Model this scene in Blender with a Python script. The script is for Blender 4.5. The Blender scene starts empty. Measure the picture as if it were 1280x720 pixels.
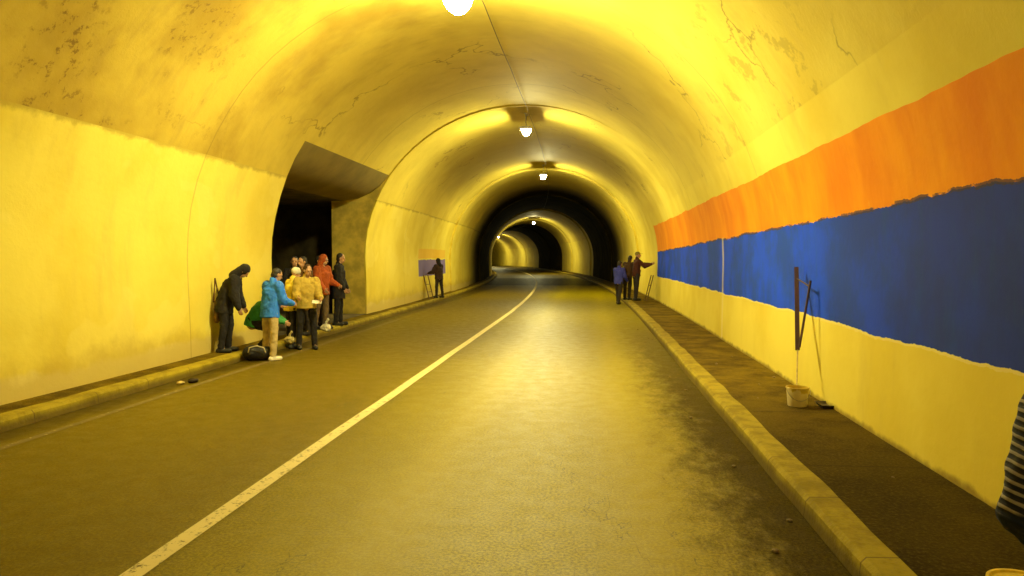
import bpy, bmesh, math, random
from mathutils import Vector, Matrix, noise
R = math.radians
random.seed(7)
S = bpy.context.scene
C = S.collection
PI = math.pi

# ------------------------------------------------------------------ camera, world, exposure
cam_d = bpy.data.cameras.new('camera'); cam = bpy.data.objects.new('camera', cam_d); C.objects.link(cam)
cam_d.sensor_width = 36; cam_d.lens = 25.3125; cam_d.clip_end = 1000; cam_d.clip_start = 0.05
cam.location = (0, 0, 1.75)
cam.rotation_euler = (R(90) - math.atan(38/900), 0, math.atan(97/900))
S.camera = cam
W = bpy.data.worlds.new('World'); S.world = W; W.use_nodes = True
bg = W.node_tree.nodes['Background']
bg.inputs['Color'].default_value = (0.9, 0.62, 0.2, 1); bg.inputs['Strength'].default_value = 0.03
S.view_settings.view_transform = 'Standard'; S.view_settings.look = 'None'
S.view_settings.exposure = 0.0; S.view_settings.gamma = 1
S.render.filter_size = 2.0
S.render.resolution_x = 1024; S.render.resolution_y = 576
LAMP_COL = (1.0, 0.91, 0.44, 1)
LAMP_POWER = 1400.0

# ------------------------------------------------------------------ the tunnel's path and section
K, Y0, XC = 0.0012, 18.7, -1.91
def path(s):
    d = max(0.0, s - Y0)
    return XC - K*d*d, math.atan(2*K*d)
def P(s, off, z=0.0):
    c, th = path(s)
    return Vector((c + off*math.cos(th), s + off*math.sin(th), z))
A, B, ZC = 4.55, 4.27, 1.75
def half(z):
    if z <= ZC: return A - 0.03*(ZC - z)/ZC
    return A*math.sqrt(max(0, 1 - ((z - ZC)/B)**2))
RINGS = [(-26, -12, .0), (-12, 2, .02), (2, 20.2, .0), (20.2, 27.6, .045), (27.6, 34.5, .0), (34.5, 41.5, .09), (41.5, 49, .0),
         (49, 56, .09), (56, 64, .0), (64, 72, .09), (72, 80, .0), (80, 90, .09), (90, 100, .0), (100, 112, .09), (112, 125, .0), (125, 200, .07)]

# ------------------------------------------------------------------ material helpers
class NT:
    def __init__(s, name):
        s.m = bpy.data.materials.new(name); s.m.use_nodes = True
        s.t = s.m.node_tree; s.b = s.t.nodes['Principled BSDF']
        s.co = s.t.nodes.new('ShaderNodeTexCoord')
        s.sep = None
    def n(s, typ, **kw):
        nd = s.t.nodes.new(typ)
        for k, v in kw.items():
            if k in ('operation', 'blend_type', 'data_type', 'feature', 'noise_dimensions', 'wave_type', 'bands_direction', 'use_clamp', 'interpolation_type', 'distance'):
                setattr(nd, k, v)
            else: s.inp(nd, k, v)
        return nd
    def inp(s, nd, k, v):
        i = nd.inputs[int(k[1:])] if k[0] == 'i' and k[1:].isdigit() else nd.inputs[k]
        if isinstance(v, bpy.types.NodeSocket): s.t.links.new(v, i)
        else: i.default_value = v
    def xyz(s):
        if not s.sep:
            s.sep = s.t.nodes.new('ShaderNodeSeparateXYZ'); s.t.links.new(s.co.outputs['Object'], s.sep.inputs[0])
        return s.sep.outputs
    def math(s, op, a, b=0.0, clamp=False):
        nd = s.n('ShaderNodeMath', operation=op, use_clamp=clamp); s.inp(nd, 'i0', a); s.inp(nd, 'i1', b); return nd.outputs[0]
    def scaled(s, sc):
        m = s.n('ShaderNodeMapping'); s.t.links.new(s.co.outputs['Object'], m.inputs['Vector']); m.inputs['Scale'].default_value = sc
        return m.outputs[0]
    def noise(s, scale, detail=4, rough=.6, vec=None, dist=0.0):
        nd = s.n('ShaderNodeTexNoise'); nd.inputs['Scale'].default_value = scale
        nd.inputs['Detail'].default_value = detail; nd.inputs['Roughness'].default_value = rough; nd.inputs['Distortion'].default_value = dist
        s.t.links.new(vec if vec else s.co.outputs['Object'], nd.inputs['Vector'])
        return nd.outputs['Fac']
    def ramp(s, v, a, b, c=0.0, d=1.0):
        nd = s.n('ShaderNodeMapRange', interpolation_type='SMOOTHSTEP'); s.inp(nd, 'i0', v)
        for i, x in zip((1, 2, 3, 4), (a, b, c, d)): nd.inputs[i].default_value = x
        return nd.outputs[0]
    def mix(s, f, a, b, bt='MIX'):
        nd = s.n('ShaderNodeMixRGB', blend_type=bt)
        for i, x in enumerate((f, a, b)):
            if isinstance(x, tuple) and len(x) == 3: x = (*x, 1)
            s.inp(nd, 'i%d' % i, x)
        return nd.outputs[0]
    def bump(s, h, strength=.3, dist=.02):
        nd = s.n('ShaderNodeBump'); nd.inputs['Strength'].default_value = strength; nd.inputs['Distance'].default_value = dist
        s.inp(nd, 'Height', h); s.t.links.new(nd.outputs[0], s.b.inputs['Normal'])
    def fin(s, col, rough=.7, spec=None):
        if isinstance(col, tuple): col = (*col[:3], 1)
        s.inp(s.b, 'Base Color', col); s.inp(s.b, 'Roughness', rough)
        if spec is not None: s.inp(s.b, 'Specular IOR Level', spec)
        return s.m

def plain(name, col, rough=.6, metal=0, var=.25, scale=18):
    t = NT(name); n = t.noise(scale, 3)
    c = t.mix(t.ramp(n, .3, .7), tuple(x*(1 - var) for x in col), tuple(min(1, x*(1 + var*.5)) for x in col))
    t.b.inputs['Metallic'].default_value = metal
    t.bump(n, .15, .005)
    return t.fin(c, rough)

YEL_HI = (.80, .67, .11); YEL_LO = (.70, .55, .065)
def seams(t):
    # casting joints every few metres, hairline dark
    y = t.xyz()[1]
    f = t.math('FRACT', t.math('DIVIDE', t.math('ADD', y, 36.6), 6.8))
    return t.math('LESS_THAN', f, .004)

def unlit_shade(t, c):  # dark bands where no lamp burns: shade painted into the lining
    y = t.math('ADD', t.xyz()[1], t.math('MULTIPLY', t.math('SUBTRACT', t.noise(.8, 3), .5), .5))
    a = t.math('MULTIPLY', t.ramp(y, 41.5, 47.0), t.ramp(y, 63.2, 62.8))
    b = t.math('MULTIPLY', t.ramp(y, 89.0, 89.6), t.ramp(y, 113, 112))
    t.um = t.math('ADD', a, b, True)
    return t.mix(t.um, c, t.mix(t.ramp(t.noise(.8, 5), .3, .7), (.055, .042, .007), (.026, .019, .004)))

def m_vault():
    t = NT('stained_vault_concrete'); x, y, z = t.xyz()
    big = t.ramp(t.noise(.45, 4, .6), .35, .68)
    edge = t.math('MULTIPLY', t.math('SUBTRACT', t.noise(.7, 4), .5), 2.2)
    lf = t.math('MULTIPLY', t.ramp(t.math('ADD', x, edge), -1.6, -3.4), t.ramp(t.math('ADD', y, edge), 15.5, 12.0))
    c = t.mix(t.math('MULTIPLY', big, .75), (.74, .60, .095), (.60, .46, .065))
    c = t.mix(lf, c, t.mix(big, (.58, .43, .060), (.36, .24, .030)))
    rt = t.ramp(x, .1, 1.6)
    c = t.mix(rt, c, wall_base(t))
    lfm = t.math('SUBTRACT', 1.0, rt)
    run = t.ramp(t.noise(1.0, 5, .65, t.scaled((1.2, 2.6, .5))), .48, .75)
    c = t.mix(t.math('MULTIPLY', run, t.math('MULTIPLY', t.math('ADD', t.math('MULTIPLY', lf, .35), .18), lfm)), c, (.36, .25, .05))
    # shade along the crown painted in, deeper further in
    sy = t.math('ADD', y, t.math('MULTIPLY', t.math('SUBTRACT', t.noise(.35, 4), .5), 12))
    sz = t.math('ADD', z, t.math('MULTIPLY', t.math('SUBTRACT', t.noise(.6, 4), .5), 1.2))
    crown_shade = t.math('MULTIPLY', t.ramp(sy, 12, 27), t.ramp(sz, 3.6, 5.2))
    c = t.mix(t.math('MULTIPLY', crown_shade, .62), c, (.20, .150, .022))
    # mould freckles on the left haunch near the seam
    reg = t.math('MULTIPLY', t.ramp(x, -3.3, -4.6), t.ramp(y, 12.5, 7.5))
    cl = t.ramp(t.noise(.9, 3), .45, .62)
    sp = t.ramp(t.noise(7.0, 5, .75), .53, .63)
    mk = t.math('MULTIPLY', t.math('MULTIPLY', reg, cl), sp)
    c = t.mix(t.math('MULTIPLY', mk, .8), c, (.16, .09, .02))
    # patch of peeling on the right haunch
    reg2 = t.math('MULTIPLY', t.math('MULTIPLY', t.ramp(x, .9, 1.5), t.ramp(y, 14, 11)), t.ramp(y, 6.5, 8))
    sp2 = t.ramp(t.noise(2.2, 5, .7), .55, .62)
    c = t.mix(t.math('MULTIPLY', t.math('MULTIPLY', reg2, sp2), .50), c, (.38, .28, .04))
    # cracks
    v = t.n('ShaderNodeTexVoronoi', feature='DISTANCE_TO_EDGE'); v.inputs['Scale'].default_value = .33
    wv = t.n('ShaderNodeVectorMath', operation='ADD'); t.t.links.new(t.co.outputs['Object'], wv.inputs[0])
    nn = t.n('ShaderNodeTexNoise'); nn.inputs['Scale'].default_value = 2.2; nn.inputs['Detail'].default_value = 5; t.t.links.new(t.co.outputs['Object'], nn.inputs['Vector'])
    t.t.links.new(nn.outputs['Color'], wv.inputs[1]); t.t.links.new(wv.outputs[0], v.inputs['Vector'])
    cr = t.math('MULTIPLY', t.ramp(v.outputs['Distance'], .012, .0), t.ramp(t.noise(.5, 2), .5, .62))
    c = t.mix(t.math('MULTIPLY', cr, .6), c, (.12, .07, .02))
    c = t.mix(t.math('MULTIPLY', seams(t), .45), c, (.2, .13, .03))
    c = unlit_shade(t, c)
    f = t.noise(9, 6, .7); t.bump(t.math('ADD', f, t.noise(1.4, 3)), .20, .025)
    oily(t)
    return t.fin(c, t.math('ADD', .72, t.math('MULTIPLY', t.um, .25)), t.math('SUBTRACT', .25, t.math('MULTIPLY', t.um, .24)))

def wall_base(t):
    big = t.ramp(t.noise(.6, 4, .55), .35, .7)
    c = t.mix(big, YEL_HI, YEL_LO)
    st = t.ramp(t.noise(1.0, 5, .65, t.scaled((1.5, 1.5, .35))), .52, .8)
    c = t.mix(t.math('MULTIPLY', st, .35), c, (.5, .36, .08))
    return c

def oily(t): t.b.inputs['Specular Tint'].default_value = (1, .80, .30, 1)

def m_left():
    t = NT('yellow_lining_paint_left'); x, y, z = t.xyz()
    c = wall_base(t)
    # scuffs low down, lime-washed skirt
    e = t.math('ADD', z, t.math('MULTIPLY', t.noise(1.6, 4), .35))
    c = t.mix(t.math('MULTIPLY', t.ramp(e, .62, .50), .7), c, (.80, .70, .28))
    sc = t.math('MULTIPLY', t.ramp(t.noise(5, 5, .7, t.scaled((1, 1, .4))), .66, .74), t.ramp(z, 1.3, .6))
    c = t.mix(t.math('MULTIPLY', sc, .5), c, (.3, .2, .05))
    pt = t.ramp(t.noise(.9, 2, .5, t.scaled((1, .8, 1.1))), .60, .63)
    c = t.mix(t.math('MULTIPLY', pt, .22), c, (.86, .76, .20))
    dp = t.math('SUBTRACT', z, t.math('MULTIPLY', t.noise(1.1, 5, .7), .9))
    c = t.mix(t.math('MULTIPLY', t.ramp(dp, .25, -.15), .55), c, (.45, .31, .05))
    tp = t.math('ADD', z, t.math('MULTIPLY', t.noise(2.4, 5, .7), .25))
    c = t.mix(t.math('MULTIPLY', t.ramp(tp, 3.44, 3.52), .6), c, (.30, .20, .03))
    # start of a mural far down: blue stripe with a thin orange one above
    wob = t.math('MULTIPLY', t.math('SUBTRACT', t.noise(1.5, 4), .5), .14)
    zz = t.math('ADD', z, wob)
    yr = t.math('MULTIPLY', t.ramp(y, 26.9, 27.0), t.ramp(y, 33.2, 33.0))
    bl = t.math('MULTIPLY', t.math('MULTIPLY', t.math('GREATER_THAN', zz, 1.02), t.math('LESS_THAN', zz, 1.66)), yr)
    og = t.math('MULTIPLY', t.math('MULTIPLY', t.math('GREATER_THAN', zz, 1.72), t.math('LESS_THAN', zz, 2.1)), yr)
    c = t.mix(t.math('MULTIPLY', og, .45), c, (.75, .32, .03))
    c = t.mix(bl, c, (.20, .16, .42))
    c = t.mix(t.math('MULTIPLY', seams(t), .5), c, (.35, .24, .06))
    c = unlit_shade(t, c)
    f = t.noise(12, 5, .65); t.bump(t.math('ADD', f, t.noise(1.1, 3)), .20, .02)
    oily(t)
    return t.fin(c, t.math('ADD', .68, t.math('MULTIPLY', t.um, .3)), t.math('SUBTRACT', .22, t.math('MULTIPLY', t.um, .21)))

def m_right():
    t = NT('mural_paint_right'); x, y, z = t.xyz()
    c = wall_base(t)
    w1 = t.math('MULTIPLY', t.math('SUBTRACT', t.noise(.9, 3), .5), .14)
    w2 = t.math('MULTIPLY', t.math('SUBTRACT', t.noise(9, 4, .7), .5), .055)
    zz = t.math('ADD', z, t.math('ADD', w1, w2))
    wf = t.math('ADD', z, t.math('MULTIPLY', t.math('SUBTRACT', t.noise(1.1, 2), .5), .10))
    # height of the orange/blue border drops away from the camera
    zb = t.math('SUBTRACT', 2.28, t.math('MULTIPLY', y, .0112))
    inmur = t.math('MULTIPLY', t.math('LESS_THAN', t.math('ADD', y, t.math('MULTIPLY', w2, 1.0)), 27.5), t.math('GREATER_THAN', y, -7.0))
    # orange
    og = t.math('MULTIPLY', t.math('MULTIPLY', t.math('GREATER_THAN', z, t.math('SUBTRACT', zb, .02)), t.math('LESS_THAN', wf, 2.94)), inmur)
    ogc = t.mix(t.ramp(t.noise(1.2, 4, .6, t.scaled((1, 1, .4))), .3, .7), (.88, .33, .006), (.76, .22, .005))
    stk = t.ramp(t.noise(1.0, 5, .7, t.scaled((5, 5, .9))), .42, .68)
    ogc = t.mix(t.math('MULTIPLY', stk, .18), ogc, (.93, .42, .01))
    thin = t.ramp(t.noise(1.7, 6, .75, t.scaled((3, 3, 1))), .66, .72)
    ogc = t.mix(t.math('MULTIPLY', thin, .22), ogc, (.80, .55, .07))
    # blue
    dl = t.math('SUBTRACT', zb, zz)
    bl = t.math('MULTIPLY', t.math('MULTIPLY', t.math('GREATER_THAN', dl, -.0), t.math('GREATER_THAN', zz, 1.05)), inmur)
    blot = t.ramp(t.noise(.8, 5, .65), .38, .62)
    blc = t.mix(blot, (.008, .070, .98), (.010, .055, .55))
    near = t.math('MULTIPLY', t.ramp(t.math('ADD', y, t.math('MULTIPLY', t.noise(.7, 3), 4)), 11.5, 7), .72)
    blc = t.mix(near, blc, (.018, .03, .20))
    brush = t.ramp(t.noise(1.0, 6, .75, t.scaled((6, 6, 1.2))), .45, .75)
    blc = t.mix(t.math('MULTIPLY', brush, .22), blc, (.015, .085, .30))
    c2 = t.mix(og, c, ogc)
    c2 = t.mix(bl, c2, blc)
    # dark brushed contour where blue meets orange
    ln = t.math('MULTIPLY', t.math('MULTIPLY', t.math('LESS_THAN', t.math('ABSOLUTE', dl), .018), inmur), t.ramp(t.noise(3, 3), .40, .48))
    c2 = t.mix(t.math('MULTIPLY', ln, .85), c2, (.05, .04, .08))
    # pale primer halo below the blue
    hl = t.math('MULTIPLY', t.math('MULTIPLY', t.math('LESS_THAN', zz, 1.05), t.math('GREATER_THAN', zz, 1.025)), inmur)
    c2 = t.mix(t.math('MULTIPLY', hl, .3), c2, (.9, .82, .45))
    # an upright joint left bare of paint through the stripes
    jt = t.math('MULTIPLY', t.math('LESS_THAN', t.math('ABSOLUTE', t.math('SUBTRACT', y, t.math('ADD', 14.6, t.math('MULTIPLY', z, .04)))), .075), t.math('LESS_THAN', z, 2.14))
    c2 = t.mix(t.math('MULTIPLY', jt, .5), c2, (.78, .68, .36))
    c2 = t.mix(t.math('MULTIPLY', t.math('MULTIPLY', seams(t), t.math('GREATER_THAN', z, 2.95)), .45), c2, (.35, .24, .06))
    # splashes of dirt right above the footway
    e = t.math('SUBTRACT', z, t.math('MULTIPLY', t.noise(4, 4), .12))
    c2 = t.mix(t.math('MULTIPLY', t.ramp(e, .13, .07), .8), c2, (.2, .13, .03))
    c2 = unlit_shade(t, c2)
    f = t.noise(14, 5, .65); t.bump(t.math('ADD', f, t.noise(1.1, 3)), .13, .02)
    oily(t)
    return t.fin(c2, t.math('ADD', .75, t.math('MULTIPLY', t.um, .25)), t.math('SUBTRACT', .15, t.math('MULTIPLY', t.um, .14)))

def m_asphalt():
    t = NT('worn_asphalt'); x, y, z = t.xyz()
    g = t.noise(48, 3, .8); big = t.noise(.5, 5, .6, t.scaled((1.6, .35, 1)))
    v = t.n('ShaderNodeTexVoronoi'); v.inputs['Scale'].default_value = 70; t.t.links.new(t.co.outputs['Object'], v.inputs['Vector'])
    ag = t.ramp(v.outputs['Distance'], .55, .15)
    c = t.mix(t.ramp(g, .34, .68), (.14, .110, .001), (.38, .305, .001))
    c = t.mix(t.math('MULTIPLY', ag, t.ramp(g, .45, .6, 0, .35)), c, (.42, .35, .02))
    c = t.mix(t.math('MULTIPLY', t.ramp(big, .42, .66), .40), c, (.30, .24, .001))
    # lighter wheel tracks of the right lane
    tr = t.math('ABSOLUTE', t.math('SUBTRACT', t.math('ABSOLUTE', t.math('ADD', x, .45)), .85))
    c = t.mix(t.math('MULTIPLY', t.ramp(tr, .45, .0), .30), c, (.44, .355, .002))
    # left lane painted darker, where the lamps' sheen does not reach
    c = t.mix(t.math('MULTIPLY', t.ramp(t.math('ADD', x, t.math('MULTIPLY', t.noise(.7, 3), .8)), -.9, -2.6), .85), c, t.mix(t.ramp(g, .3, .7), (.060, .038, .001), (.135, .088, .002)))
    # damp dirt in the right gutter
    w = t.math('ADD', x, t.math('MULTIPLY', t.math('SUBTRACT', t.noise(2.6, 7, .8, t.scaled((1.6, .8, 1))), .5), 1.5))
    dk = t.math('MULTIPLY', t.ramp(w, .50, 1.25), t.ramp(y, 26, 7))
    c = t.mix(t.math('MULTIPLY', dk, .92), c, t.mix(t.ramp(g, .4, .7), (.020, .012, .004), (.07, .05, .008)))
    w2 = t.math('ADD', x, t.math('MULTIPLY', t.math('SUBTRACT', t.noise(1.2, 5, .7), .5), .5))
    c = t.mix(t.math('MULTIPLY', t.ramp(w2, -5.35, -5.65), .75), c, (.03, .018, .003))
    # road between lit lamps, its shade put into the colour
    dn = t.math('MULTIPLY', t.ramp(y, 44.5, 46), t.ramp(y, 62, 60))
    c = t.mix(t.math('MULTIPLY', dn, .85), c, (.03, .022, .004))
    fl = t.math('MULTIPLY', t.ramp(t.noise(90, 2, .5), .66, .72), t.ramp(t.noise(2.5, 4), .5, .6))
    c = t.mix(t.math('MULTIPLY', fl, .6), c, (.42, .35, .08))
    # hairline cracks
    nn = t.n('ShaderNodeTexNoise'); nn.inputs['Scale'].default_value = 1.4; nn.inputs['Detail'].default_value = 6; t.t.links.new(t.scaled((1.2, .5, 1)), nn.inputs['Vector'])
    cr = t.math('MULTIPLY', t.ramp(t.math('ABSOLUTE', t.math('SUBTRACT', nn.outputs['Fac'], .5)), .0028, .0), t.ramp(t.noise(.3, 2), .50, .56))
    c = t.mix(t.math('MULTIPLY', cr, .7), c, (.02, .014, .002))
    rough = t.ramp(t.noise(5, 5, .7), .3, .7, .33, .47)
    rough = t.math('ADD', rough, t.math('MULTIPLY', dk, .2))
    rough = t.math('ADD', rough, t.math('MULTIPLY', t.ramp(x, -1.2, -2.8), .15))
    t.b.inputs['Specular Tint'].default_value = (1, .84, .16, 1)
    t.bump(t.math('ADD', t.noise(120, 3, .8), t.math('MULTIPLY', t.noise(22, 4, .7), .5)), .38, .008)
    return t.fin(c, rough, t.math('SUBTRACT', .36, t.math('MULTIPLY', t.math('MAXIMUM', dk, dn), .32)))

def m_walk():
    t = NT('dusty_footway'); x, y, z = t.xyz()
    n = t.noise(2.0, 6, .7); g = t.noise(40, 4, .75)
    c = t.mix(t.ramp(n, .35, .68), (.17, .115, .008), (.060, .038, .004))
    c = t.mix(t.math('MULTIPLY', t.ramp(g, .5, .75), .4), c, (.28, .20, .07))
    br = t.math('LESS_THAN', t.math('FRACT', t.math('DIVIDE', t.math('ADD', y, 50.2), 2.0)), .012)
    c = t.mix(t.math('MULTIPLY', br, .6), c, (.03, .02, .01))
    nr = t.math('MULTIPLY', t.ramp(t.math('ADD', y, t.math('MULTIPLY', n, 4)), 12.0, 7.0), t.math('GREATER_THAN', x, 0))  # shadow over the near right footway, painted into its colour
    c = t.mix(t.math('MULTIPLY', nr, .8), c, t.mix(t.ramp(g, .4, .7), (.020, .014, .003), (.065, .046, .007)))
    t.bump(t.math('ADD', g, n), .6, .02)
    oily(t)
    return t.fin(c, .9, .08)

def m_kerb():
    t = NT('kerb_concrete'); x, y, z = t.xyz()
    n = t.noise(3.0, 6, .7); g = t.noise(30, 4)
    c = t.mix(t.ramp(n, .38, .66), (.35, .275, .022), (.20, .15, .012))
    c = t.mix(t.math('MULTIPLY', t.ramp(g, .55, .75), .5), c, (.22, .15, .05))
    j = t.math('LESS_THAN', t.math('FRACT', t.math('DIVIDE', t.math('ADD', y, 50.0), 1.0)), .014)
    c = t.mix(t.math('MULTIPLY', j, .65), c, (.08, .05, .02))
    c = t.mix(t.math('MULTIPLY', t.ramp(z, .10, .03), .75), c, (.09, .06, .02))
    t.bump(t.math('ADD', g, n), .5, .015)
    oily(t)
    return t.fin(c, .8, .2)

def m_line(alpha_wear=.5):
    t = NT('worn_road_paint'); n = t.noise(14, 6, .75); g = t.noise(60, 3)
    wear = t.ramp(t.math('ADD', n, t.math('MULTIPLY', g, .35)), .80 - alpha_wear*.25, .9 - alpha_wear*.2)
    c = t.mix(wear, (.74, .62, .26), (.15, .11, .035))
    t.bump(g, .3, .005)
    return t.fin(c, .6, .4)

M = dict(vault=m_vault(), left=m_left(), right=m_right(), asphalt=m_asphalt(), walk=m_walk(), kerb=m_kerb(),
         line=m_line(.35), edge=m_line(1.45), dark=plain('dark_rough_rock', (.12, .09, .03), .9, 0, .6, 1.5),
         jamb=plain('dusty_jamb_plaster', (.76, .60, .10), .7, 0, .3, 2.5), lintel=plain('dark_lintel_plaster', (.24, .18, .032), .9, 0, .22, 1.2),  # lintel plaster is a darker tone than the jamb
         metal=plain('grey_galvanised_metal', (.35, .33, .28), .4, .7), cable=plain('dusty_cable', (.16, .12, .04), .7),
         skin=plain('skin', (.50, .28, .16), .5, 0, .12), hair=plain('black_hair', (.018, .014, .012), .6))

# ------------------------------------------------------------------ object helpers
def link(name, mesh, mat=None, parent=None):
    o = bpy.data.objects.new(name, mesh); C.objects.link(o)
    if mat:
        mesh.materials.clear(); mesh.materials.append(mat)
    if parent: o.parent = parent
    return o
def from_bm(name, bm, mat, parent=None, smooth=None):
    me = bpy.data.meshes.new(name); bmesh.ops.recalc_face_normals(bm, faces=bm.faces) ; bm.to_mesh(me); bm.free()
    if smooth is not None:
        for p in me.polygons: p.use_smooth = True
        me.set_sharp_from_angle(angle=R(smooth))
    return link(name, me, mat, parent)
def tag(o, label=None, cat=None, group=None, kind=None):
    if label: o['label'] = label
    if cat: o['category'] = cat
    if group: o['group'] = group
    if kind: o['kind'] = kind
    return o
def empty(name, loc, rz=0):
    o = bpy.data.objects.new(name, None); C.objects.link(o); o.location = loc; o.rotation_euler = (0, 0, rz); o.empty_display_size = .2
    return o

def frange(a, b, st):
    n = max(1, int(math.ceil((b - a)/st - 1e-6))); return [a + (b - a)*i/n for i in range(n + 1)]

def strip(name, pts_fn, s0, s1, st, mat, kind='structure', wob=0):
    """sheet/extrusion along the path: pts_fn(s) -> list of (off, z)"""
    bm = bmesh.new(); prev = None
    for s in frange(s0, s1, st):
        row = [bm.verts.new(P(s, o, z)) for o, z in pts_fn(s)]
        if prev:
            for i in range(len(row) - 1): bm.faces.new((prev[i], prev[i + 1], row[i + 1], row[i]))
        prev = row
    o = from_bm(name, bm, mat, None, 35); tag(o, kind=kind); return o

# ------------------------------------------------------------------ ground, road, kerbs, footways
strip('ground', lambda s: [(-22, -.02), (22, -.02)], -40, 210, 2, M['walk'])
RE, LE = 1.45 - XC, -5.86 - XC         # road edges as offsets from the axis
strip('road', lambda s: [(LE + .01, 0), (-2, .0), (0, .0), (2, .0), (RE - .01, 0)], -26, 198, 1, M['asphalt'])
def wv(s, a, f=1.0): return a*(noise.noise(Vector((s*f, a*77, 3.1))))
strip('centre_line', lambda s: [(-2.50 - .065 - XC + wv(s, .012, .5), .004), (-2.50 + .065 - XC + wv(s, .012, .5), .004)], -26, 198, .5, M['line'])
strip('edge_line', lambda s: [(-5.36 - .05 - XC + wv(s, .03, .4), .004), (-5.36 + .05 - XC + wv(s, .02, .4), .004)], -26, 20, .5, M['edge'])
def kerb_prof(e, w, sg):
    def f(s):
        a = wv(s, .03, .8); b = wv(s + 9, .03, 1.3); h = .128 + wv(s + 4, .012, 1.7)
        return [(e + a*.5, -.01), (e + sg*.012 + a*.5, h - .03), (e + sg*.04 + a*.5, h), (e + sg*(w - .02) + b, h + .004), (e + sg*w + b, .10)]
    return f
strip('kerb', kerb_prof(RE, .24, 1), -26, 198, .2, M['kerb'])
strip('kerb', kerb_prof(LE, .22, -1), -26, 198, .2, M['kerb'])
strip('pavement', lambda s: [(RE + .20, .118), (RE + .6, .122 + wv(s, .012, 1)), (4.75, .125)], -26, 198, .4, M['walk'])
strip('pavement', lambda s: [(LE - .18, .118), (LE - .4, .122 + wv(s, .012, 1)), (-4.85, .125)], -26, 198, .4, M['walk'])

# ------------------------------------------------------------------ tunnel lining
tunnel = empty('tunnel', (0, 0, 0))
tag(tunnel, 'long curving road tunnel with yellow painted vault, orange and blue stripes on its right wall', 'tunnel')
OY0, OY1, OZ = 14.1, 20.2, 4.1
ZS = [-.05, .13, .5, .9, 1.3, 1.75, 2.15, 2.55, 3.0, 3.4, 3.75, 4.1]
prof = [(-1, z) for z in ZS]
arc = []
t0 = math.asin((4.1 - ZC)/B)
for i in range(1, 24):
    t = t0 + (PI - 2*t0)*i/24
    arc.append((-A*math.cos(t), ZC + B*math.sin(t)))
def section(ins0, s):
    soft = abs(ins0 - .045) < 1e-6
    ins = ins0
    pts = [(-half(z) + ins, z) for z in ZS]
    for o, z in arc:
        if soft: ins = ins0*(1 - max(0, min(1, (o + 1)/4)))
        k = 1 - ins/4.5
        pts.append((o*k, ZC + (z - ZC)*k))
    if soft: ins = 0
    pts += [(half(z) - ins, z) for z in reversed(ZS)]
    out = []
    for o, z in pts:
        p = P(s, o, z)
        d = .018*noise.noise(Vector((p.x*.9, p.y*.5, p.z*.9)))
        out.append(P(s, o*(1 + d/4.5), z if z < .2 else z + d*.4))
    return out
def lining(i0, i1, name, mat):
    bm = bmesh.new(); prev = None
    for s0, s1, ins in RINGS:
        ss = frange(s0, s1, .8)
        if s0 < OY0 < s1: ss = frange(s0, OY0, .8) + frange(OY0, OY1, .8)[1:]
        for s in ss:
            pts = section(ins, s)[i0:i1 + 1]
            row = [bm.verts.new(p) for p in pts]
            if prev:
                ps, pr = prev
                for i in range(len(row) - 1):
                    zz = max(ZS[min(i + i0, 11)], ZS[min(i + i0 + 1, 11)]) if i + i0 < 11 else 9
                    if i + i0 < 11 and ps >= OY0 - .01 and s <= OY1 + .01 and s > ps: continue
                    bm.faces.new((pr[i], pr[i + 1], row[i + 1], row[i]))
            prev = (s, row)
    return from_bm(name, bm, mat, tunnel, 32)
NP = len(ZS)*2 + len(arc)
lining(0, 9, 'side_wall', M['left'])
lining(9, NP - 10, 'vault', M['vault'])
lining(NP - 10, NP - 1, 'side_wall', M['right'])

# side passage opening through the left wall
def quadmesh(name, polys, mat, parent):
    bm = bmesh.new()
    for poly in polys: bm.faces.new([bm.verts.new(p) for p in poly])
    bmesh.ops.remove_doubles(bm, verts=bm.verts, dist=1e-4)
    return from_bm(name, bm, mat, parent)
XN, XF, ZL, XD = -7.05, -7.42, 3.38, -17.0
LC = [(-5.98, 3.80), (-6.28, 3.59), (-6.62, 3.45)]
def jamb_poly(y, xf):
    pr = section(0, y)[1:12]
    return [tuple(p) for p in pr] + [(a, y, b_) for a, b_ in LC] + [(XN, y, ZL), (xf, y, ZL), (xf, y, .1)]
psg = empty('side_passage', (0, 0, 0)); psg.parent = tunnel
quadmesh('jamb', [jamb_poly(OY1, XF), [(XF, OY1, .1), (XF, OY1, ZL), (XF, OY1 + 3, ZL), (XF, OY1 + 3, .1)]], M['jamb'], psg)
quadmesh('jamb', [jamb_poly(OY0, XD)], M['lintel'], psg)
e0 = section(0, OY0)[11]; e1 = section(0, OY1)[11]
ce = [tuple(section(0, y)[11]) for y in frange(OY0, OY1, .8)]
cy = frange(OY0, OY1, .8)
lq = []
for i in range(len(ce) - 1):
    c0 = [ce[i]] + [(a, cy[i], b_) for a, b_ in LC] + [(XN, cy[i], ZL)]; c1 = [ce[i + 1]] + [(a, cy[i + 1], b_) for a, b_ in LC] + [(XN, cy[i + 1], ZL)]
    lq += [[c0[j], c1[j], c1[j + 1], c0[j + 1]] for j in range(len(c0) - 1)]
lo = quadmesh('lintel', lq, M['lintel'], psg)
for p in lo.data.polygons: p.use_smooth = True
quadmesh('roof_slab', [[(XN, OY0, ZL), (XN, OY1, ZL), (XD, OY1, ZL), (XD, OY0, ZL)], [(XF, OY1, ZL), (XF, OY1 + 3, ZL), (XD, OY1 + 3, ZL), (XD, OY1, ZL)]], M['dark'], psg)
quadmesh('rock_face', [[(XF, OY1 + 3, .1), (XF, OY1 + 3, ZL), (XD, OY1 + 3, ZL), (XD, OY1 + 3, .1)],
                  [(XD, OY0, .1), (XD, OY0, ZL), (XD, OY1 + 3, ZL), (XD, OY1 + 3, .1)]], M['dark'], psg)
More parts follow.
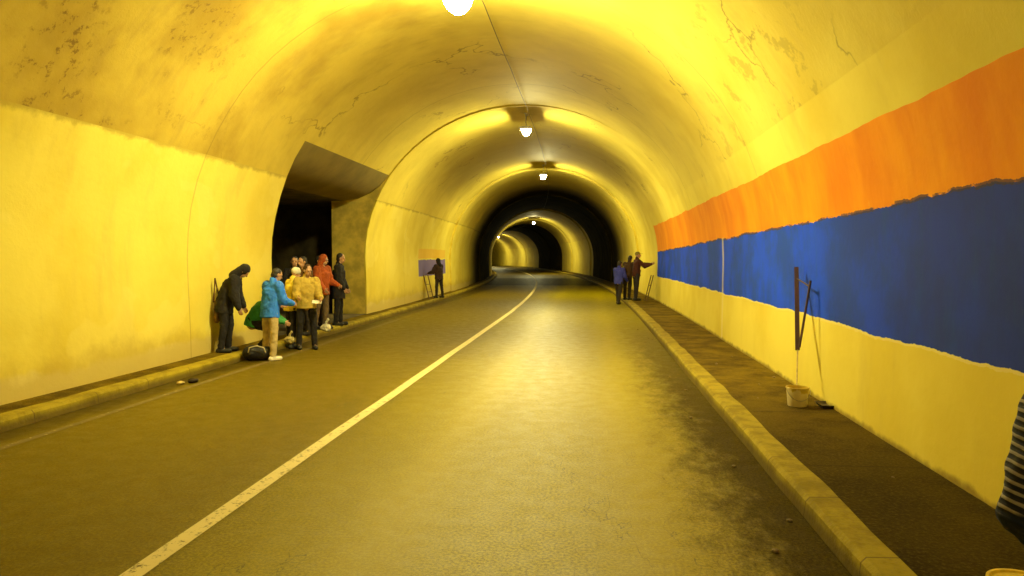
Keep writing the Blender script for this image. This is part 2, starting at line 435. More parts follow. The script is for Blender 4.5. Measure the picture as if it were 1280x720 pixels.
quadmesh('passage_floor', [[(-6.40, OY0, .127), (-6.40, OY1, .127), (XD, OY1, .127), (XD, OY0, .127)], [(XF, OY1, .127), (XF, OY1 + 3, .127), (XD, OY1 + 3, .127), (XD, OY1, .127)]], M['dark'], psg)

# ------------------------------------------------------------------ primitive builders
def frame(d):
    d = d.normalized(); a = Vector((0, 0, 1)) if abs(d.z) < .9 else Vector((1, 0, 0))
    u = d.cross(a).normalized(); return u, d.cross(u).normalized()
def loft(bm, rings, caps=True):
    prev = None; first = None
    for r in rings:
        row = [bm.verts.new(p) for p in r]
        if prev:
            n = len(row)
            for i in range(n): bm.faces.new((prev[i], prev[(i + 1) % n], row[(i + 1) % n], row[i]))
        else: first = row
        prev = row
    if caps:
        bm.faces.new(first[::-1]); bm.faces.new(prev)
def capsule(bm, p0, p1, r0, r1, n=14, flat=1.0):
    p0, p1 = Vector(p0), Vector(p1); d = (p1 - p0)
    if d.length < 1e-5: d = Vector((0, 0, 1e-4))
    dn = d.normalized(); u, v = frame(dn); rings = []
    def ring(c, r): return [c + u*math.cos(2*PI*i/n)*r + v*math.sin(2*PI*i/n)*r*flat for i in range(n)]
    for k in (80, 55, 28): rings.append(ring(p0 - dn*r0*math.sin(R(k)), r0*math.cos(R(k))))
    for k in range(5): rings.append(ring(p0 + d*k/4, r0 + (r1 - r0)*k/4))
    for k in (28, 55, 80): rings.append(ring(p1 + dn*r1*math.sin(R(k)), r1*math.cos(R(k))))
    loft(bm, rings)
def tube(bm, p0, p1, r, n=10, r1=None):
    p0, p1 = Vector(p0), Vector(p1); u, v = frame(p1 - p0); r1 = r if r1 is None else r1
    loft(bm, [[p + u*math.cos(2*PI*i/n)*q + v*math.sin(2*PI*i/n)*q for i in range(n)] for p, q in ((p0, r), (p1, r1))])
def ellipsoid(bm, c, rx, ry, rz, rot=None, n=16):
    m = Matrix.Translation(c) @ (rot.to_4x4() if rot else Matrix.Identity(4)) @ Matrix.Diagonal((rx, ry, rz, 1))
    bmesh.ops.create_uvsphere(bm, u_segments=n, v_segments=n//2 + 2, radius=1, matrix=m)
def box(bm, c, sx, sy, sz, rot=None, bev=0):
    m = Matrix.Translation(c) @ (rot.to_4x4() if rot else Matrix.Identity(4)) @ Matrix.Diagonal((sx, sy, sz, 1))
    r = bmesh.ops.create_cube(bm, size=1, matrix=m)
    if bev:
        es = list({e for v in r['verts'] for e in v.link_edges})
        bmesh.ops.bevel(bm, geom=es, offset=bev, segments=2, affect='EDGES')
def lathe(bm, prf, n=32, c=(0, 0, 0)):
    c = Vector(c)
    loft(bm, [[c + Vector((r*math.cos(2*PI*i/n), r*math.sin(2*PI*i/n), z)) for i in range(n)] for r, z in prf], caps=False)

TEX = {}
def cloud(size):
    if size not in TEX:
        t = bpy.data.textures.new('folds', 'CLOUDS'); t.noise_scale = size; t.noise_depth = 2; TEX[size] = t
    return TEX[size]
def remesh(name, bm, mat, parent, vox, smooth=4, fold=0, fsize=.1):
    me = bpy.data.meshes.new('tmp'); bm.to_mesh(me); bm.free()
    o = bpy.data.objects.new('tmp', me); C.objects.link(o)
    m = o.modifiers.new('r', 'REMESH'); m.mode = 'VOXEL'; m.voxel_size = vox
    m = o.modifiers.new('s', 'SMOOTH'); m.iterations = smooth; m.factor = .5
    if fold:
        m = o.modifiers.new('d', 'DISPLACE'); m.texture = cloud(fsize); m.strength = fold; m.mid_level = .5; m.texture_coords = 'LOCAL'
    dg = bpy.context.evaluated_depsgraph_get(); ev = o.evaluated_get(dg)
    nm = bpy.data.meshes.new_from_object(ev); nm.name = name
    bpy.data.objects.remove(o); bpy.data.meshes.remove(me)
    for p in nm.polygons: p.use_smooth = True
    return link(name, nm, mat, parent)

# ------------------------------------------------------------------ ceiling lamps
def emis(name, col, st):
    t = NT(name); t.b.inputs['Base Color'].default_value = (.8, .8, .8, 1)
    t.b.inputs['Emission Color'].default_value = col; t.b.inputs['Emission Strength'].default_value = st
    return t.m
EM = emis('lamp_glow', LAMP_COL, LAMP_POWER)
EM0 = emis('bare_lamp_glow', LAMP_COL, LAMP_POWER*.38)
def make_lamp(hood, sc):
    root = empty('ceiling_lamp', (0, 0, 0))
    bm = bmesh.new(); box(bm, (0, 0, .10), hood, .46 if hood < .2 else .66, .07, bev=.02); box(bm, (0, 0, .15), .08, .3, .04, bev=.01)
    from_bm('housing', bm, M['metal'], root, 40)
    for s in (-1, 1):
        bm = bmesh.new(); tube(bm, (0, s*.13, .16), (0, s*.13, .56), .012)
        box(bm, (0, s*.13, .545), .09, .09, .01)
        from_bm('bracket', bm, M['metal'], root, 40)
    bm = bmesh.new()
    rings = []
    for k in range(0, 6):
        a = R(90*k/5.3); q = math.cos(a); rings.append([Vector((.12*sc*q*math.cos(2*PI*i/16), .21*sc*q*math.sin(2*PI*i/16), .062 - .16*sc*math.sin(a))) for i in range(16)])
    loft(bm, rings)
    from_bm('diffuser', bm, EM0 if sc > 1 else EM, root, 60)
    return root
bare = make_lamp(.13, 1.85)
lamp0 = make_lamp(.34, 1.0)
LAMPS = [(10.2, 'big overexposed ceiling lamp nearest the camera, glowing at the top edge of the picture'),
         (21.4, 'ceiling lamp burning as a white star above the road, second nearest'),
         (33.2, 'small lit ceiling lamp, third along the crown, in front of the dark stretch'),
         (77.0, 'tiny lit ceiling lamp at the top of the far inner arch beyond the dark stretch'),
         (-12.5, 'lit ceiling lamp on the crown behind the photographer'),
         (128, 'lit ceiling lamp far round the bend, just lighting the outer wall'),
         (143, 'last lit ceiling lamp deepest round the bend')]
for i, (s, lb) in enumerate(LAMPS):
    if i == 0: o = bare
    elif i == 1: o = lamp0
    else:
        o = lamp0.copy(); C.objects.link(o)
        for ch in list(lamp0.children):
            c = ch.copy(); C.objects.link(c); c.parent = o
    p = P(s, .03, 5.44); o.location = p; o.rotation_euler = (0, 0, path(s)[1])
    tag(o, lb, 'ceiling lamp', 'ceiling lamps along the crown of the tunnel')
bm = bmesh.new(); prev = None
for s in frange(-26, 150, 1.0):
    row = [bm.verts.new(P(s, .16 + .009*math.cos(a), 5.92 + .009*math.sin(a) - .03*abs(math.sin(s*PI/4)))) for a in [2*PI*i/6 for i in range(6)]]
    if prev:
        for i in range(6): bm.faces.new((prev[i], prev[(i + 1) % 6], row[(i + 1) % 6], row[i]))
    prev = row
tag(from_bm('power_cable', bm, M['cable'], None, 60), 'thin black power cable running along the tunnel crown from lamp to lamp', 'cable')

# ------------------------------------------------------------------ people
def dirv(fwd, out, side=1):
    f, o = R(fwd), R(out)
    return Vector((side*math.sin(o)*math.cos(f), math.sin(f), -math.cos(f)*math.cos(o)))
CLOTH = {}
def cloth(name, col, rough=.85):
    key = name
    if key not in CLOTH:
        t = NT(name); n = t.noise(7, 4, .6); w = t.noise(160, 2)
        c = t.mix(t.ramp(n, .3, .7), tuple(x*.8 for x in col), tuple(min(1, x*1.12) for x in col))
        t.bump(t.math('ADD', t.noise(9, 5, .6), t.math('MULTIPLY', w, .15)), .5, .03)
        CLOTH[key] = t.fin(c, rough, .3)
    return CLOTH[key]

def person(label, loc, face, H=1.72, lean=0, head=(0, 0), la=(5, 8, 12), ra=(5, 8, 12), ll=(3, 4, 4), rl=(-3, 4, 4),
           top=None, bottom=None, shoes=None, cover='hair', cover_mat=None, long=.0, puff=0.0, group=None, fine=False, eyes=False, vox=None):
    """angles in degrees; arms (forward, outward, elbow); legs (forward, outward, knee). local +y is where the person faces"""
    k = H/1.75
    root_loc = Vector(loc)
    hips = Vector((0, 0, 0))
    legs = []
    for side, L in ((-1, ll), (1, rl)):
        h = hips + Vector((side*.095, 0, 0))*k
        kn = h + dirv(L[0], L[1], side)*.43*k
        an = kn + dirv(L[0] - L[2], L[1]*.5, side)*.42*k
        legs.append([h, kn, an])
    low = min(l[2].z for l in legs); dz = .085*k - low
    up = Vector((0, 0, dz)); hips = hips + up
    for l in legs:
        for i in range(3): l[i] = l[i] + up
    R1 = Matrix.Rotation(-R(lean*.55), 3, 'X'); R2 = Matrix.Rotation(-R(lean), 3, 'X')
    waist = hips + R1 @ Vector((0, 0, .18*k)); chest = waist + R2 @ Vector((0, .0, .20*k)); 
    neck = chest + R2 @ Vector((0, -.01, .15*k))
    Rh = R2 @ Matrix.Rotation(R(head[1]), 3, 'Z') @ Matrix.Rotation(-R(head[0] ), 3, 'X')
    hb = neck + R2 @ Vector((0, .01, .05*k)); hc = hb + Rh @ Vector((0, .025, .105*k))
    arms = []
    for side, L in ((-1, la), (1, ra)):
        s = chest + R2 @ Vector((side*.175*k, 0, .085*k))
        e = s + dirv(L[0], L[1], side)*.29*k
        out2 = L[3] if len(L) > 3 else L[1]*.4
        w = e + dirv(L[0] + L[2], out2, side)*.25*k
        arms.append([s, e, w])
    bm = bmesh.new()
    # --- body: trunk, neck, head, limbs as one surface
    capsule(bm, hips + Vector((0, 0, -.02)), waist, .125*k, .11*k, flat=.75); capsule(bm, waist, chest, .115*k, .105*k, flat=.72)
    capsule(bm, chest - R2 @ Vector((.10*k, 0, -.06*k)), chest + R2 @ Vector((.10*k, 0, .06*k)), .062*k, .062*k)
    capsule(bm, chest + R2 @ Vector((0, 0, .08*k)), hc, .055*k, .052*k)
    ellipsoid(bm, hc + Rh @ Vector((0, -.01, .02))*k, .076*k, .094*k, .10*k, Rh)
    ellipsoid(bm, hc + Rh @ Vector((0, .03, -.055))*k, .053*k, .062*k, .058*k, Rh)      # jaw
    capsule(bm, hc + Rh @ Vector((0, .082, .012))*k, hc + Rh @ Vector((0, .107, -.022))*k, .009*k, .015*k, 8)   # nose
    capsule(bm, hc + Rh @ Vector((-.035, .077, .03))*k, hc + Rh @ Vector((.035, .077, .03))*k, .012*k, .012*k, 8)  # brow
    capsule(bm, hc + Rh @ Vector((-.02, .083, -.052))*k, hc + Rh @ Vector((.02, .083, -.052))*k, .009*k, .009*k, 8)  # lips
    for sd in (-1, 1): ellipsoid(bm, hc + Rh @ Vector((sd*.078, -.005, -.005))*k, .013*k, .02*k, .032*k, Rh, 8)
    for (h, kn, an) in legs:
        capsule(bm, h, kn, .072*k, .05*k); capsule(bm, kn, an, .048*k, .034*k)
        capsule(bm, an, an + Vector((0, .11*k, -.045*k)), .032*k, .026*k)
    for si, (s, e, w) in enumerate(arms):
        side = -1 if si == 0 else 1
        capsule(bm, s, e, .045*k, .035*k); capsule(bm, e, w, .035*k, .024*k)
        d = (w - e).normalized(); inn = Vector((-side, 0, 0)); pn = d.cross(inn)
        if pn.length < .1: pn = Vector((0, 1, 0))
        pn.normalize()                                   # across the palm, front-back
        nrm = d.cross(pn).normalized()
        if nrm.dot(inn) < 0: nrm = -nrm                  # palm faces inward
        palm = w + d*.055*k
        for q in (-.026, -.009, .009, .026): capsule(bm, w + d*.012*k + pn*q*.7*k, w + d*.085*k + pn*q*k, .0145*k, .0125*k, 8)
        for q, ln in ((-.030, .058), (-.010, .068), (.010, .074), (.030, .066)):
            a = w + d*.09*k + pn*q*k; b_ = a + (d*.85 + nrm*.35).normalized()*ln*.5*k; c_ = b_ + (d*.5 + nrm*.8).normalized()*ln*.5*k
            capsule(bm, a, b_, .0088*k, .0082*k, 8); capsule(bm, b_, c_, .0082*k, .007*k, 8)
        a = w + d*.03*k + pn*.03*k; b_ = a + (d*.6 + pn*.7 + nrm*.3).normalized()*.042*k; c_ = b_ + (d*.85 + pn*.2 + nrm*.4).normalized()*.03*k
        capsule(bm, a, b_, .012*k, .0105*k, 8); capsule(bm, b_, c_, .0105*k, .008*k, 8)
    body = remesh('person', bm, M['skin'], None, .006 if fine else .0085, 2)
    # --- upper garment
    bm = bmesh.new(); pf = puff + .022
    def ering(c, Rm, ax, ay): return [c + Rm @ Vector((math.cos(2*PI*i/24)*ax*k, math.sin(2*PI*i/24)*ay*k, 0)) for i in range(24)]
    I3 = Matrix.Identity(3); R0 = Matrix.Rotation(-R(lean*.3), 3, 'X')
    loft(bm, [ering(hips + R0 @ Vector((0, 0, -.07 - long)), R0, .178 + pf*.6, .128 + pf*.6), ering(hips + Vector((0, 0, .03)), R0, .170 + pf*.6, .125 + pf*.6),
              ering(waist, R1, .155 + pf*.8, .115 + pf*.7), ering(waist.lerp(chest, .55), R2, .165 + pf*.8, .122 + pf*.7), ering(chest, R2, .172 + pf*.6, .118 + pf*.6), ering(chest + R2 @ Vector((0, 0, .06*k)), R2, .15, .09)])
    capsule(bm, chest - R2 @ Vector((.115*k, 0, -.062*k)), chest + R2 @ Vector((.115*k, 0, .062*k)), (.080 + pf*.4)*k, (.080 + pf*.4)*k)
    capsule(bm, chest + R2 @ Vector((0, 0, .09*k)), neck + R2 @ Vector((0, 0, .035*k)), .085*k, .07*k)
    for (s, e, w) in arms:
        capsule(bm, s, e, (.064 + pf*.6)*k, (.056 + pf*.7)*k); capsule(bm, e, w - (w - e).normalized()*.01, (.055 + pf*.7)*k, (.042 + pf*.3)*k)
    remesh('jacket', bm, top, body, vox or .012, 2, .030, .075)
    # --- trousers
    bm = bmesh.new()
    capsule(bm, legs[0][0] + Vector((.02, 0, .04)), legs[1][0] + Vector((-.02, 0, .04)), .105*k, .105*k)
    for (h, kn, an) in legs:
        capsule(bm, h, kn, .100*k, .073*k); capsule(bm, kn, an + (kn - an).normalized()*.02, .070*k, .060*k)
    remesh('trousers', bm, bottom, body, vox or .012, 2, .026, .07)
    # --- shoes
    for (h, kn, an) in legs:
        bm = bmesh.new(); b0 = Vector((an.x, an.y, an.z - .045*k))
        capsule(bm, b0 + Vector((0, -.04*k, 0)), b0 + Vector((0, .15*k, -.006)), .052*k, .046*k, 14)
        capsule(bm, an, b0, .055*k, .05*k)
        box(bm, b0 + Vector((0, .05*k, -.026*k)), .082*k, .25*k, .022*k, bev=.006)
        remesh('shoe', bm, shoes, body, .010, 2)
    # --- hair / hood / cap
    bm = bmesh.new(); cm = cover_mat or M['hair']
    if cover == 'hair':
        ellipsoid(bm, hc + Rh @ Vector((0, -.024, .034))*k, .084*k, .092*k, .096*k, Rh)
        ellipsoid(bm, hc + Rh @ Vector((0, -.045, -.02))*k, .076*k, .066*k, .075*k, Rh)
        remesh('hair', bm, cm, body, .009, 2, .012, .03)
    elif cover == 'hood':
        ellipsoid(bm, hc + Rh @ Vector((0, -.026, .028))*k, .100*k, .105*k, .115*k, Rh)
        capsule(bm, hc + Rh @ Vector((0, -.04, -.03))*k, neck + R2 @ Vector((0, -.04, -.02))*k, .092*k, .095*k)
        remesh('hood', bm, cm, body, .010, 3, .012, .06)
    elif cover == 'cap':
        ellipsoid(bm, hc + Rh @ Vector((0, -.014, .05))*k, .088*k, .103*k, .075*k, Rh)
        box(bm, hc + Rh @ Vector((0, .115, .045))*k, .12*k, .09*k, .012*k, Rh)
        remesh('cap', bm, cm, body, .008, 2)
    elif cover == 'beanie':
        ellipsoid(bm, hc + Rh @ Vector((0, -.014, .045))*k, .090*k, .104*k, .092*k, Rh)
        capsule(bm, hc + Rh @ Vector((-.03, -.01, .03))*k, hc + Rh @ Vector((.03, -.01, .03))*k, .07*k, .07*k)
        remesh('hat', bm, cm, body, .009, 2)
    if eyes:
        for sd in (-1, 1):
            bm = bmesh.new(); ellipsoid(bm, hc + Rh @ Vector((sd*.031, .080, .008))*k, .011*k, .010*k, .008*k, Rh, 8)
            from_bm('eye', bm, cloth('eye_brown', (.05, .03, .02), .2), body, 60)
    body.location = root_loc; body.rotation_euler = (0, 0, R(face))
    tag(body, label, 'person', group)
    body['_w'] = 0; del body['_w']
    return body, (arms, hips, hc, legs)

black = cloth('black_cloth', (.018, .016, .018)); dkt = cloth('dark_trousers', (.03, .024, .022)); brown = cloth('brown_cloth', (.12, .06, .02))
blue = cloth('blue_jacket', (.03, .20, .95), .6); khaki = cloth('khaki_trousers', (.50, .38, .17)); yel = cloth('yellow_jacket', (.85, .66, .08), .6)
beige = cloth('beige_quilted_jacket', (.48, .34, .06)); red = cloth('rust_red_jacket', (.42, .09, .02)); green = cloth('green_jacket', (.04, .26, .07), .7)
white = cloth('white_fabric', (.75, .7, .55)); greyc = cloth('grey_brown_trousers', (.16, .11, .06)); navy = cloth('navy_cloth', (.02, .03, .08))
lblue = cloth('blue_shirt', (.05, .06, .42)); bshoe = cloth('black_shoes', (.02, .02, .02), .4); wshoe = cloth('white_shoes', (.72, .66, .5), .5)
G = 'people gathered by the side passage'
# facing: 0 = down the tunnel (+y), -90 = towards the right wall, 180 = towards the camera
person('hunched person in black hooded jacket leaning against left wall, leftmost of the group', (-6.22, 11.75, .127), -70, 1.62, 28, (25, 0), (2, 6, 22), (0, 5, 18), (8, 3, 14), (-2, 3, 6), black, black, bshoe, 'hood', black, .12, .035, G)
person('person in bright blue jacket and khaki trousers standing on the road with white shoes', (-5.42, 11.75, .0), -30, 1.60, 10, (15, -15), (8, 10, 60, -30), (12, 10, 60, -30), (2, 6, 4), (-3, 7, 4), blue, khaki, wshoe, 'hair', None, 0.05, .03, G)
person('crouching person in green jacket behind the blue-jacketed one', (-5.93, 12.15, .10), -70, 1.6, 42, (10, 0), (25, 4, 30, -30), (20, 4, 40, -30), (88, 6, 118), (70, 6, 110), green, black, bshoe, 'hair', None, 0, .01, G)
person('person in yellow jacket with white hat standing right beside the blue jacket', (-5.72, 13.35, .0), -40, 1.58, 6, (12, 0), (8, 8, 55), (12, 8, 60), (2, 4, 4), (-3, 4, 4), yel, black, bshoe, 'beanie', white, .05, .02, G)
person('person in beige quilted jacket and black trousers holding a white sheet', (-5.36, 13.2, .0), -150, 1.64, 4, (12, 20), (15, 10, 60), (10, 8, 70), (2, 5, 4), (-4, 5, 4), beige, black, bshoe, 'hair', cloth('brown_hair', (.06, .03, .012)), .02, .025, G, eyes=True)
person('dark-haired person standing behind the yellow and beige jackets in passage mouth', (-6.35, 15.0, .127), -160, 1.66, 0, (0, 0), (5, 8, 20), (5, 8, 20), top=black, bottom=dkt, shoes=bshoe, group=G, eyes=True)
person('dark-clothed person half hidden behind the beige jacket', (-5.95, 14.6, .127), 150, 1.66, 4, (5, 0), (5, 8, 30), (5, 8, 30), top=brown, bottom=dkt, shoes=bshoe, group=G)
person('person in rust red hooded jacket and grey-brown trousers before the dark passage', (-6.02, 15.7, .127), -110, 1.70, 3, (8, 10), (10, 8, 60), (10, 8, 40), (2, 4, 4), (-4, 4, 4), red, greyc, bshoe, 'hood', red, .05, .03, G, eyes=True)
person('tall person in long black coat at the right end of the group', (-5.98, 16.7, .127), -80, 1.74, 2, (8, 0), (5, 6, 25), (5, 8, 25), (2, 3, 3), (-2, 3, 3), black, black, bshoe, 'hair', None, .22, .03, G, eyes=True)
person('person in black leaning forward, pressed behind the black coat', (-6.25, 16.0, .127), -95, 1.68, 4, (8, 0), top=black, bottom=dkt, shoes=bshoe, group=G)
# left, far
person('lone dark-clothed person on left footway in front of blue painted stripe', P(28.7, -5.93 - XC, .127), 60, 1.60, 4, (0, 0), (20, 18, 60), (25, 20, 50), (2, 6, 3), (-3, 6, 3), cloth('dark_brown_jacket', (.045, .025, .02)), dkt, bshoe, 'hood', black, .03, .035)
# right painters
G2 = 'people painting the far end of the right wall'
person('person in blue shirt and dark trousers stepping off the right kerb', P(27.3, 1.18 - XC, 0), -30, 1.66, 5, (8, -10), (20, 8, 30), (15, 8, 30), (18, 3, 12), (-14, 3, 8), lblue, dkt, bshoe, 'hair', None, .03, .01, G2)
person('stooping person in brown jacket between blue shirt and tall painter', P(27.9, 1.55 - XC, .127), -35, 1.74, 16, (5, 0), (45, 8, 40), (40, 8, 40), (4, 4, 4), (-4, 4, 6), cloth('umber_jacket', (.06, .03, .012)), dkt, bshoe, 'hair', None, 0, .02, G2)
person('tall dark painter reaching an arm out to the blue stripe on right wall', P(27.6, 1.86 - XC, .127), -75, 1.86, 4, (-5, 0), (68, 5, 25), (50, 5, 60), (3, 5, 3), (-3, 5, 3), cloth('maroon_jacket', (.07, .02, .015)), dkt, bshoe, 'cap', cloth('olive_cap', (.2, .17, .04)), 0, 0, G2)

# foreground onlooker, only the sleeve reaches into the frame
def m_stripe():
    t = NT('striped_knit'); x, y, z = t.xyz()
    w = t.math('ADD', t.math('ADD', z, t.math('MULTIPLY', x, .35)), t.math('MULTIPLY', t.noise(6, 3), .02))
    s = t.math('SINE', t.math('MULTIPLY', w, 290))
    c = t.mix(t.ramp(s, .1, .6), (.02, .02, .03), (.34, .31, .26))
    c = t.mix(t.ramp(t.math('SUBTRACT', z, t.math('MULTIPLY', x, .55)), 1.36, 1.34), c, (.012, .016, .04))
    t.bump(t.math('ADD', s, t.math('MULTIPLY', t.noise(120, 2), .6)), .5, .004)
    return t.fin(c, .85, .3)
person('person in black and grey striped knit jumper at the right edge, elbow in view', (1.29, 1.75, .0), 0, 1.82, 4, (10, 0), (-5, 15, 30, -78), (-5, 20, 80, -20), (2, 5, 3), (-2, 5, 3), m_stripe(), navy, bshoe, 'hair', None, 0, .012, fine=True)

# ------------------------------------------------------------------ things people hold or left behind
bm = bmesh.new()
for i in range(8):
    for j in range(6): pass
bmesh.ops.create_grid(bm, x_segments=10, y_segments=8, size=.5, matrix=Matrix.Diagonal((.17, .11, 1, 1)))
for v in bm.verts: v.co.z = .018*math.sin(v.co.x*14 + v.co.y*5)
ex = bmesh.ops.extrude_face_region(bm, geom=list(bm.faces)); bmesh.ops.translate(bm, verts=[g for g in ex['geom'] if isinstance(g, bmesh.types.BMVert)], vec=(0, 0, .004))
o = from_bm('paper_sheet', bm, cloth('white_paper', (.8, .76, .6), .6), None, 60); o.location = (-5.07, 12.98, .92); o.rotation_euler = (R(25), R(15), R(20))
tag(o, 'white curled sheet held in front of the beige jacket', 'paper')
bm = bmesh.new(); capsule(bm, (0, 0, .12), (0, 0, .36), .10, .07, 16, .55)
bag = remesh('shoulder_bag', bm, cloth('brown_leather_bag', (.16, .08, .02), .5), None, .01, 3, .03, .08)
bm = bmesh.new(); tube(bm, (-.05, 0, .38), (-.02, 0, .80), .012); tube(bm, (.05, 0, .38), (-.02, 0, .80), .012); from_bm('strap', bm, brown, bag, 60)
bag.location = (-6.36, 11.72, .60); bag.rotation_euler = (0, 0, R(30)); tag(bag, 'brown shoulder bag hanging against left wall behind the hunched black jacket', 'bag')
def sack(loc, sc, mat, label):
    bm = bmesh.new(); ellipsoid(bm, (0, 0, .10), .13, .10, .10); capsule(bm, (0, 0, .15), (.02, 0, .25), .05, .03); capsule(bm, (.02, 0, .25), (.05, .02, .30), .02, .035)
    o = remesh('carrier_bag', bm, mat, None, .01, 2, .05, .07); o.scale = (sc,)*3; o.location = loc; tag(o, label, 'bag', None); return o
sack((-5.72, 15.15, .125), .9, cloth('white_plastic', (.75, .7, .5), .4), 'small white plastic bag at the feet of the rust red jacket')
sack((-5.60, 12.95, .125), .75, cloth('cream_plastic', (.42, .34, .12), .4), 'cream plastic bag on the kerb between blue jacket and beige jacket')
bm = bmesh.new(); capsule(bm, (0, 0, .13), (.30, .05, .12), .13, .11, 16)
o = remesh('holdall', bm, cloth('black_nylon', (.02, .018, .02), .5), None, .012, 3, .03, .1); o.location = (-5.72, 11.62, .0); o.rotation_euler[2] = R(10)
bm = bmesh.new(); 
pts = [Vector((.0, -.13, .16)), Vector((.03, -.15, .24)), Vector((.15, -.14, .27)), Vector((.26, -.12, .23)), Vector((.28, -.10, .15))]
for a, b_ in zip(pts, pts[1:]): capsule(bm, a, b_, .010, .010, 8)
from_bm('handle', bm, cloth('pale_webbing', (.6, .52, .3)), o, 60); tag(o, 'black holdall with pale handle lying on the road edge by the crouching person', 'bag')

# litter on the left gutter
def litter(x, y, z, s, col, label):
    bm = bmesh.new(); bmesh.ops.create_icosphere(bm, subdivisions=3, radius=s)
    for v in bm.verts: v.co *= 1 + .5*noise.noise(v.co*22/s*.05 + Vector((x, y, 0))); v.co.z *= .5
    o = from_bm('litter', bm, cloth(label[:20].replace(' ', '_'), col), None, 30); o.location = (x, y, z + s*.3); tag(o, label, 'litter'); return o
litter(-5.62, 9.35, 0, .055, (.55, .42, .15), 'crumpled pale scrap in the left gutter')
litter(-5.52, 9.50, 0, .075, (.03, .02, .015), 'dark crushed lump beside the pale scrap in the left gutter')

# paint bucket
bx, by = 2.27, 8.12
bk = empty('paint_bucket', (bx, by, .125))
mb = NT('cream_plastic_with_paint'); x_, y_, z_ = mb.xyz()
dr = mb.ramp(mb.math('ADD', z_, mb.math('MULTIPLY', mb.noise(9, 3, .5, mb.scaled((1, 1, .15))), .35)), .36, .39)
mb.fin(mb.mix(dr, (.70, .60, .32), (.55, .40, .05)), .4)
bm = bmesh.new(); lathe(bm, [(0, .004), (.118, .004), (.122, .012), (.142, .225), (.150, .228), (.150, .245), (.138, .246), (.117, .02), (0, .02)], 36)
from_bm('tub', bm, mb.m, bk, 40)
bm = bmesh.new(); lathe(bm, [(0, .15), (.120, .15), (.12, .146)], 30); from_bm('paint', bm, plain('yellow_paint', (.7, .5, .05), .25), bk, 40)
bm = bmesh.new(); pts = [Vector((.148*math.cos(a), -.05 + .12*(-math.sin(a))*0 - .10*math.sin(a), .22 - .13*math.sin(a))) for a in [PI*i/12 for i in range(13)]]
for a, b_ in zip(pts, pts[1:]): tube(bm, a, b_, .004, 6)
from_bm('handle', bm, M['metal'], bk, 60)
bk.scale = (.82, .82, .86)
tag(bk, 'open cream paint bucket smeared with yellow on the right footway below the leaning pole', 'bucket')
# flat dark pan standing in for the bucket's shadow
tr = empty('shadow_pan', (bx + .33, by + .0, .125)); tr.scale = (.75, .75, .8)
bm = bmesh.new(); loft(bm, [[Vector((a*w, b_*l, z)) for a, b_ in ((-1, -1), (1, -1), (1, 1), (-1, 1))] for w, l, z in ((.12, .15, .004), (.15, .18, .045), (.142, .172, .045), (.11, .14, .012))])
from_bm('pan', bm, plain('shadow_dark_pan', (.05, .035, .02), .6), tr); tag(tr, 'dark shallow pan standing in for the bucket shadow by the right wall', 'shadow stand-in')

# roller pole: pale shaft, dark thick upper bar, thin dark strut and cross bar
pl = empty('roller_pole', (2.28, 8.20, .15))
O = Vector((2.28, 8.20, .15))
bot = Vector((.0, .0, .0)); mid = Vector((2.38, 8.54, .69)) - O; topv = Vector((2.52, 9.15, 1.63)) - O
st = Vector((2.545, 8.66, 1.48)) - O; c0 = mid.lerp(topv, .86); c1 = mid.lerp(st, .92)
bm = bmesh.new(); tube(bm, bot, mid, .008, 10); from_bm('shaft', bm, plain('pale_wood', (.62, .48, .2), .6), pl, 60)
dw = plain('dark_maroon_wood', (.05, .016, .022), .5)
bm = bmesh.new(); box(bm, (mid + topv)/2, .05, .03, (topv - mid).length, (topv - mid).to_track_quat('Z', 'Y').to_matrix(), .004); from_bm('bar', bm, dw, pl, 30)
bm = bmesh.new(); tube(bm, mid + Vector((.02, 0, .03)), st, .014, 8); from_bm('strut', bm, dw, pl, 60)
bm = bmesh.new(); tube(bm, c0, c1, .009, 8); from_bm('cross_bar', bm, dw, pl, 60)
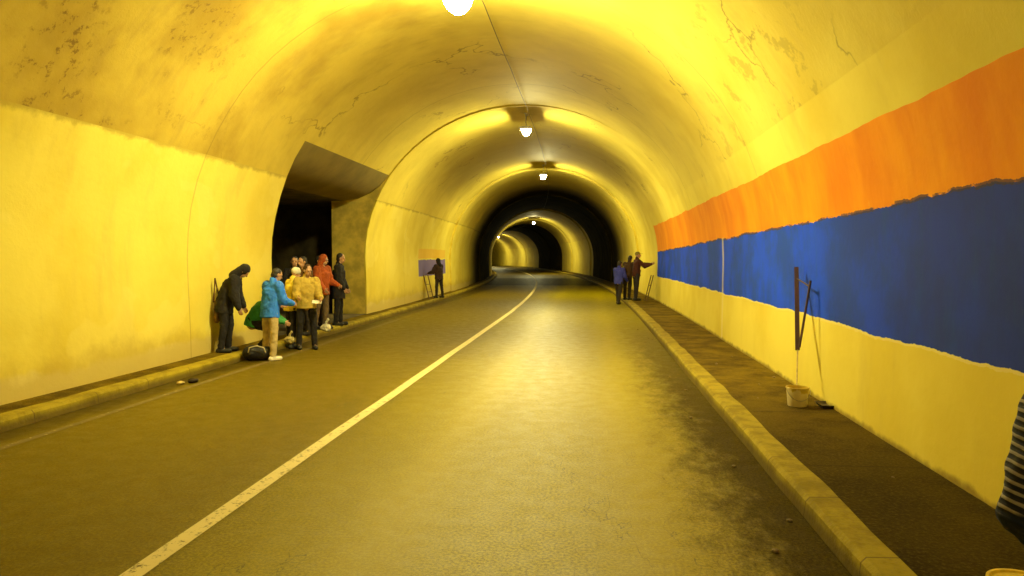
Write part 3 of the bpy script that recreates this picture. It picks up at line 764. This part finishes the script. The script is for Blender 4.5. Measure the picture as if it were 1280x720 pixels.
tag(pl, 'dark forked roller pole with thin strut leaning from the bucket onto the blue stripe', 'paint pole')

# small ladders against the walls, far along
def ladder(loc, rz, tilt, ln, label, wd=.36):
    r = empty('ladder', loc, rz); mt = plain('dark_brown_wood', (.13, .075, .02), .6)
    rot = Matrix.Rotation(tilt, 3, 'X')
    for s in (-1, 1):
        bm = bmesh.new(); box(bm, rot @ Vector((s*wd/2*.85, 0, ln/2)), .045, .03, ln, rot, .003); from_bm('side_rail', bm, mt, r, 30)
    for k in range(1, int(ln/.3)):
        bm = bmesh.new(); tube(bm, rot @ Vector((-wd/2*.85, 0, k*.3)), rot @ Vector((wd/2*.85, 0, k*.3)), .012, 8); from_bm('rung', bm, mt, r, 60)
    tag(r, label, 'ladder', 'short ladders for the painters'); return r
ladder(P(27.6, -4.12, .127), R(80), R(-14), .98, 'short wooden ladder under the blue stripe on far left wall', .5)
ladder(P(27.2, 2.18 - XC, .127), R(-80), R(-14), 1.0, 'short wooden ladder against the right wall beside the tall painter')

# yellow lid on the footway at the very corner
bm = bmesh.new(); lathe(bm, [(0, .012), (.13, .012), (.14, .022), (.155, .022), (.158, .0), (.15, .0), (0, .002)], 40)
o = from_bm('bucket_lid', bm, plain('bright_yellow_plastic', (.85, .62, .06), .4), None, 40); o.location = (2.14, 3.75, .125)
tag(o, 'yellow bucket lid lying on the footway at the bottom right corner', 'lid')
for a, b_ in (('stone', 22),):
    for i in range(b_):
        y = random.uniform(4, 18); x = random.choice([1.40 - abs(random.gauss(0, .12)), 1.40 - abs(random.gauss(0, .3)), 1.9 + random.random()*.6])
        z = 0 if x < 1.45 else .122; s = random.uniform(.008, .022)
        if i == 0: gb = bmesh.new()
        m4 = Matrix.Translation((x, y, z + s*.4)) @ Matrix.Rotation(random.random()*6, 4, 'Z') @ Matrix.Diagonal((s*1.3, s, s*.7, 1))
        bmesh.ops.create_icosphere(gb, subdivisions=1, radius=1, matrix=m4)
tag(from_bm('gravel', gb, plain('grit', (.22, .16, .06), .8), None), kind='stuff')
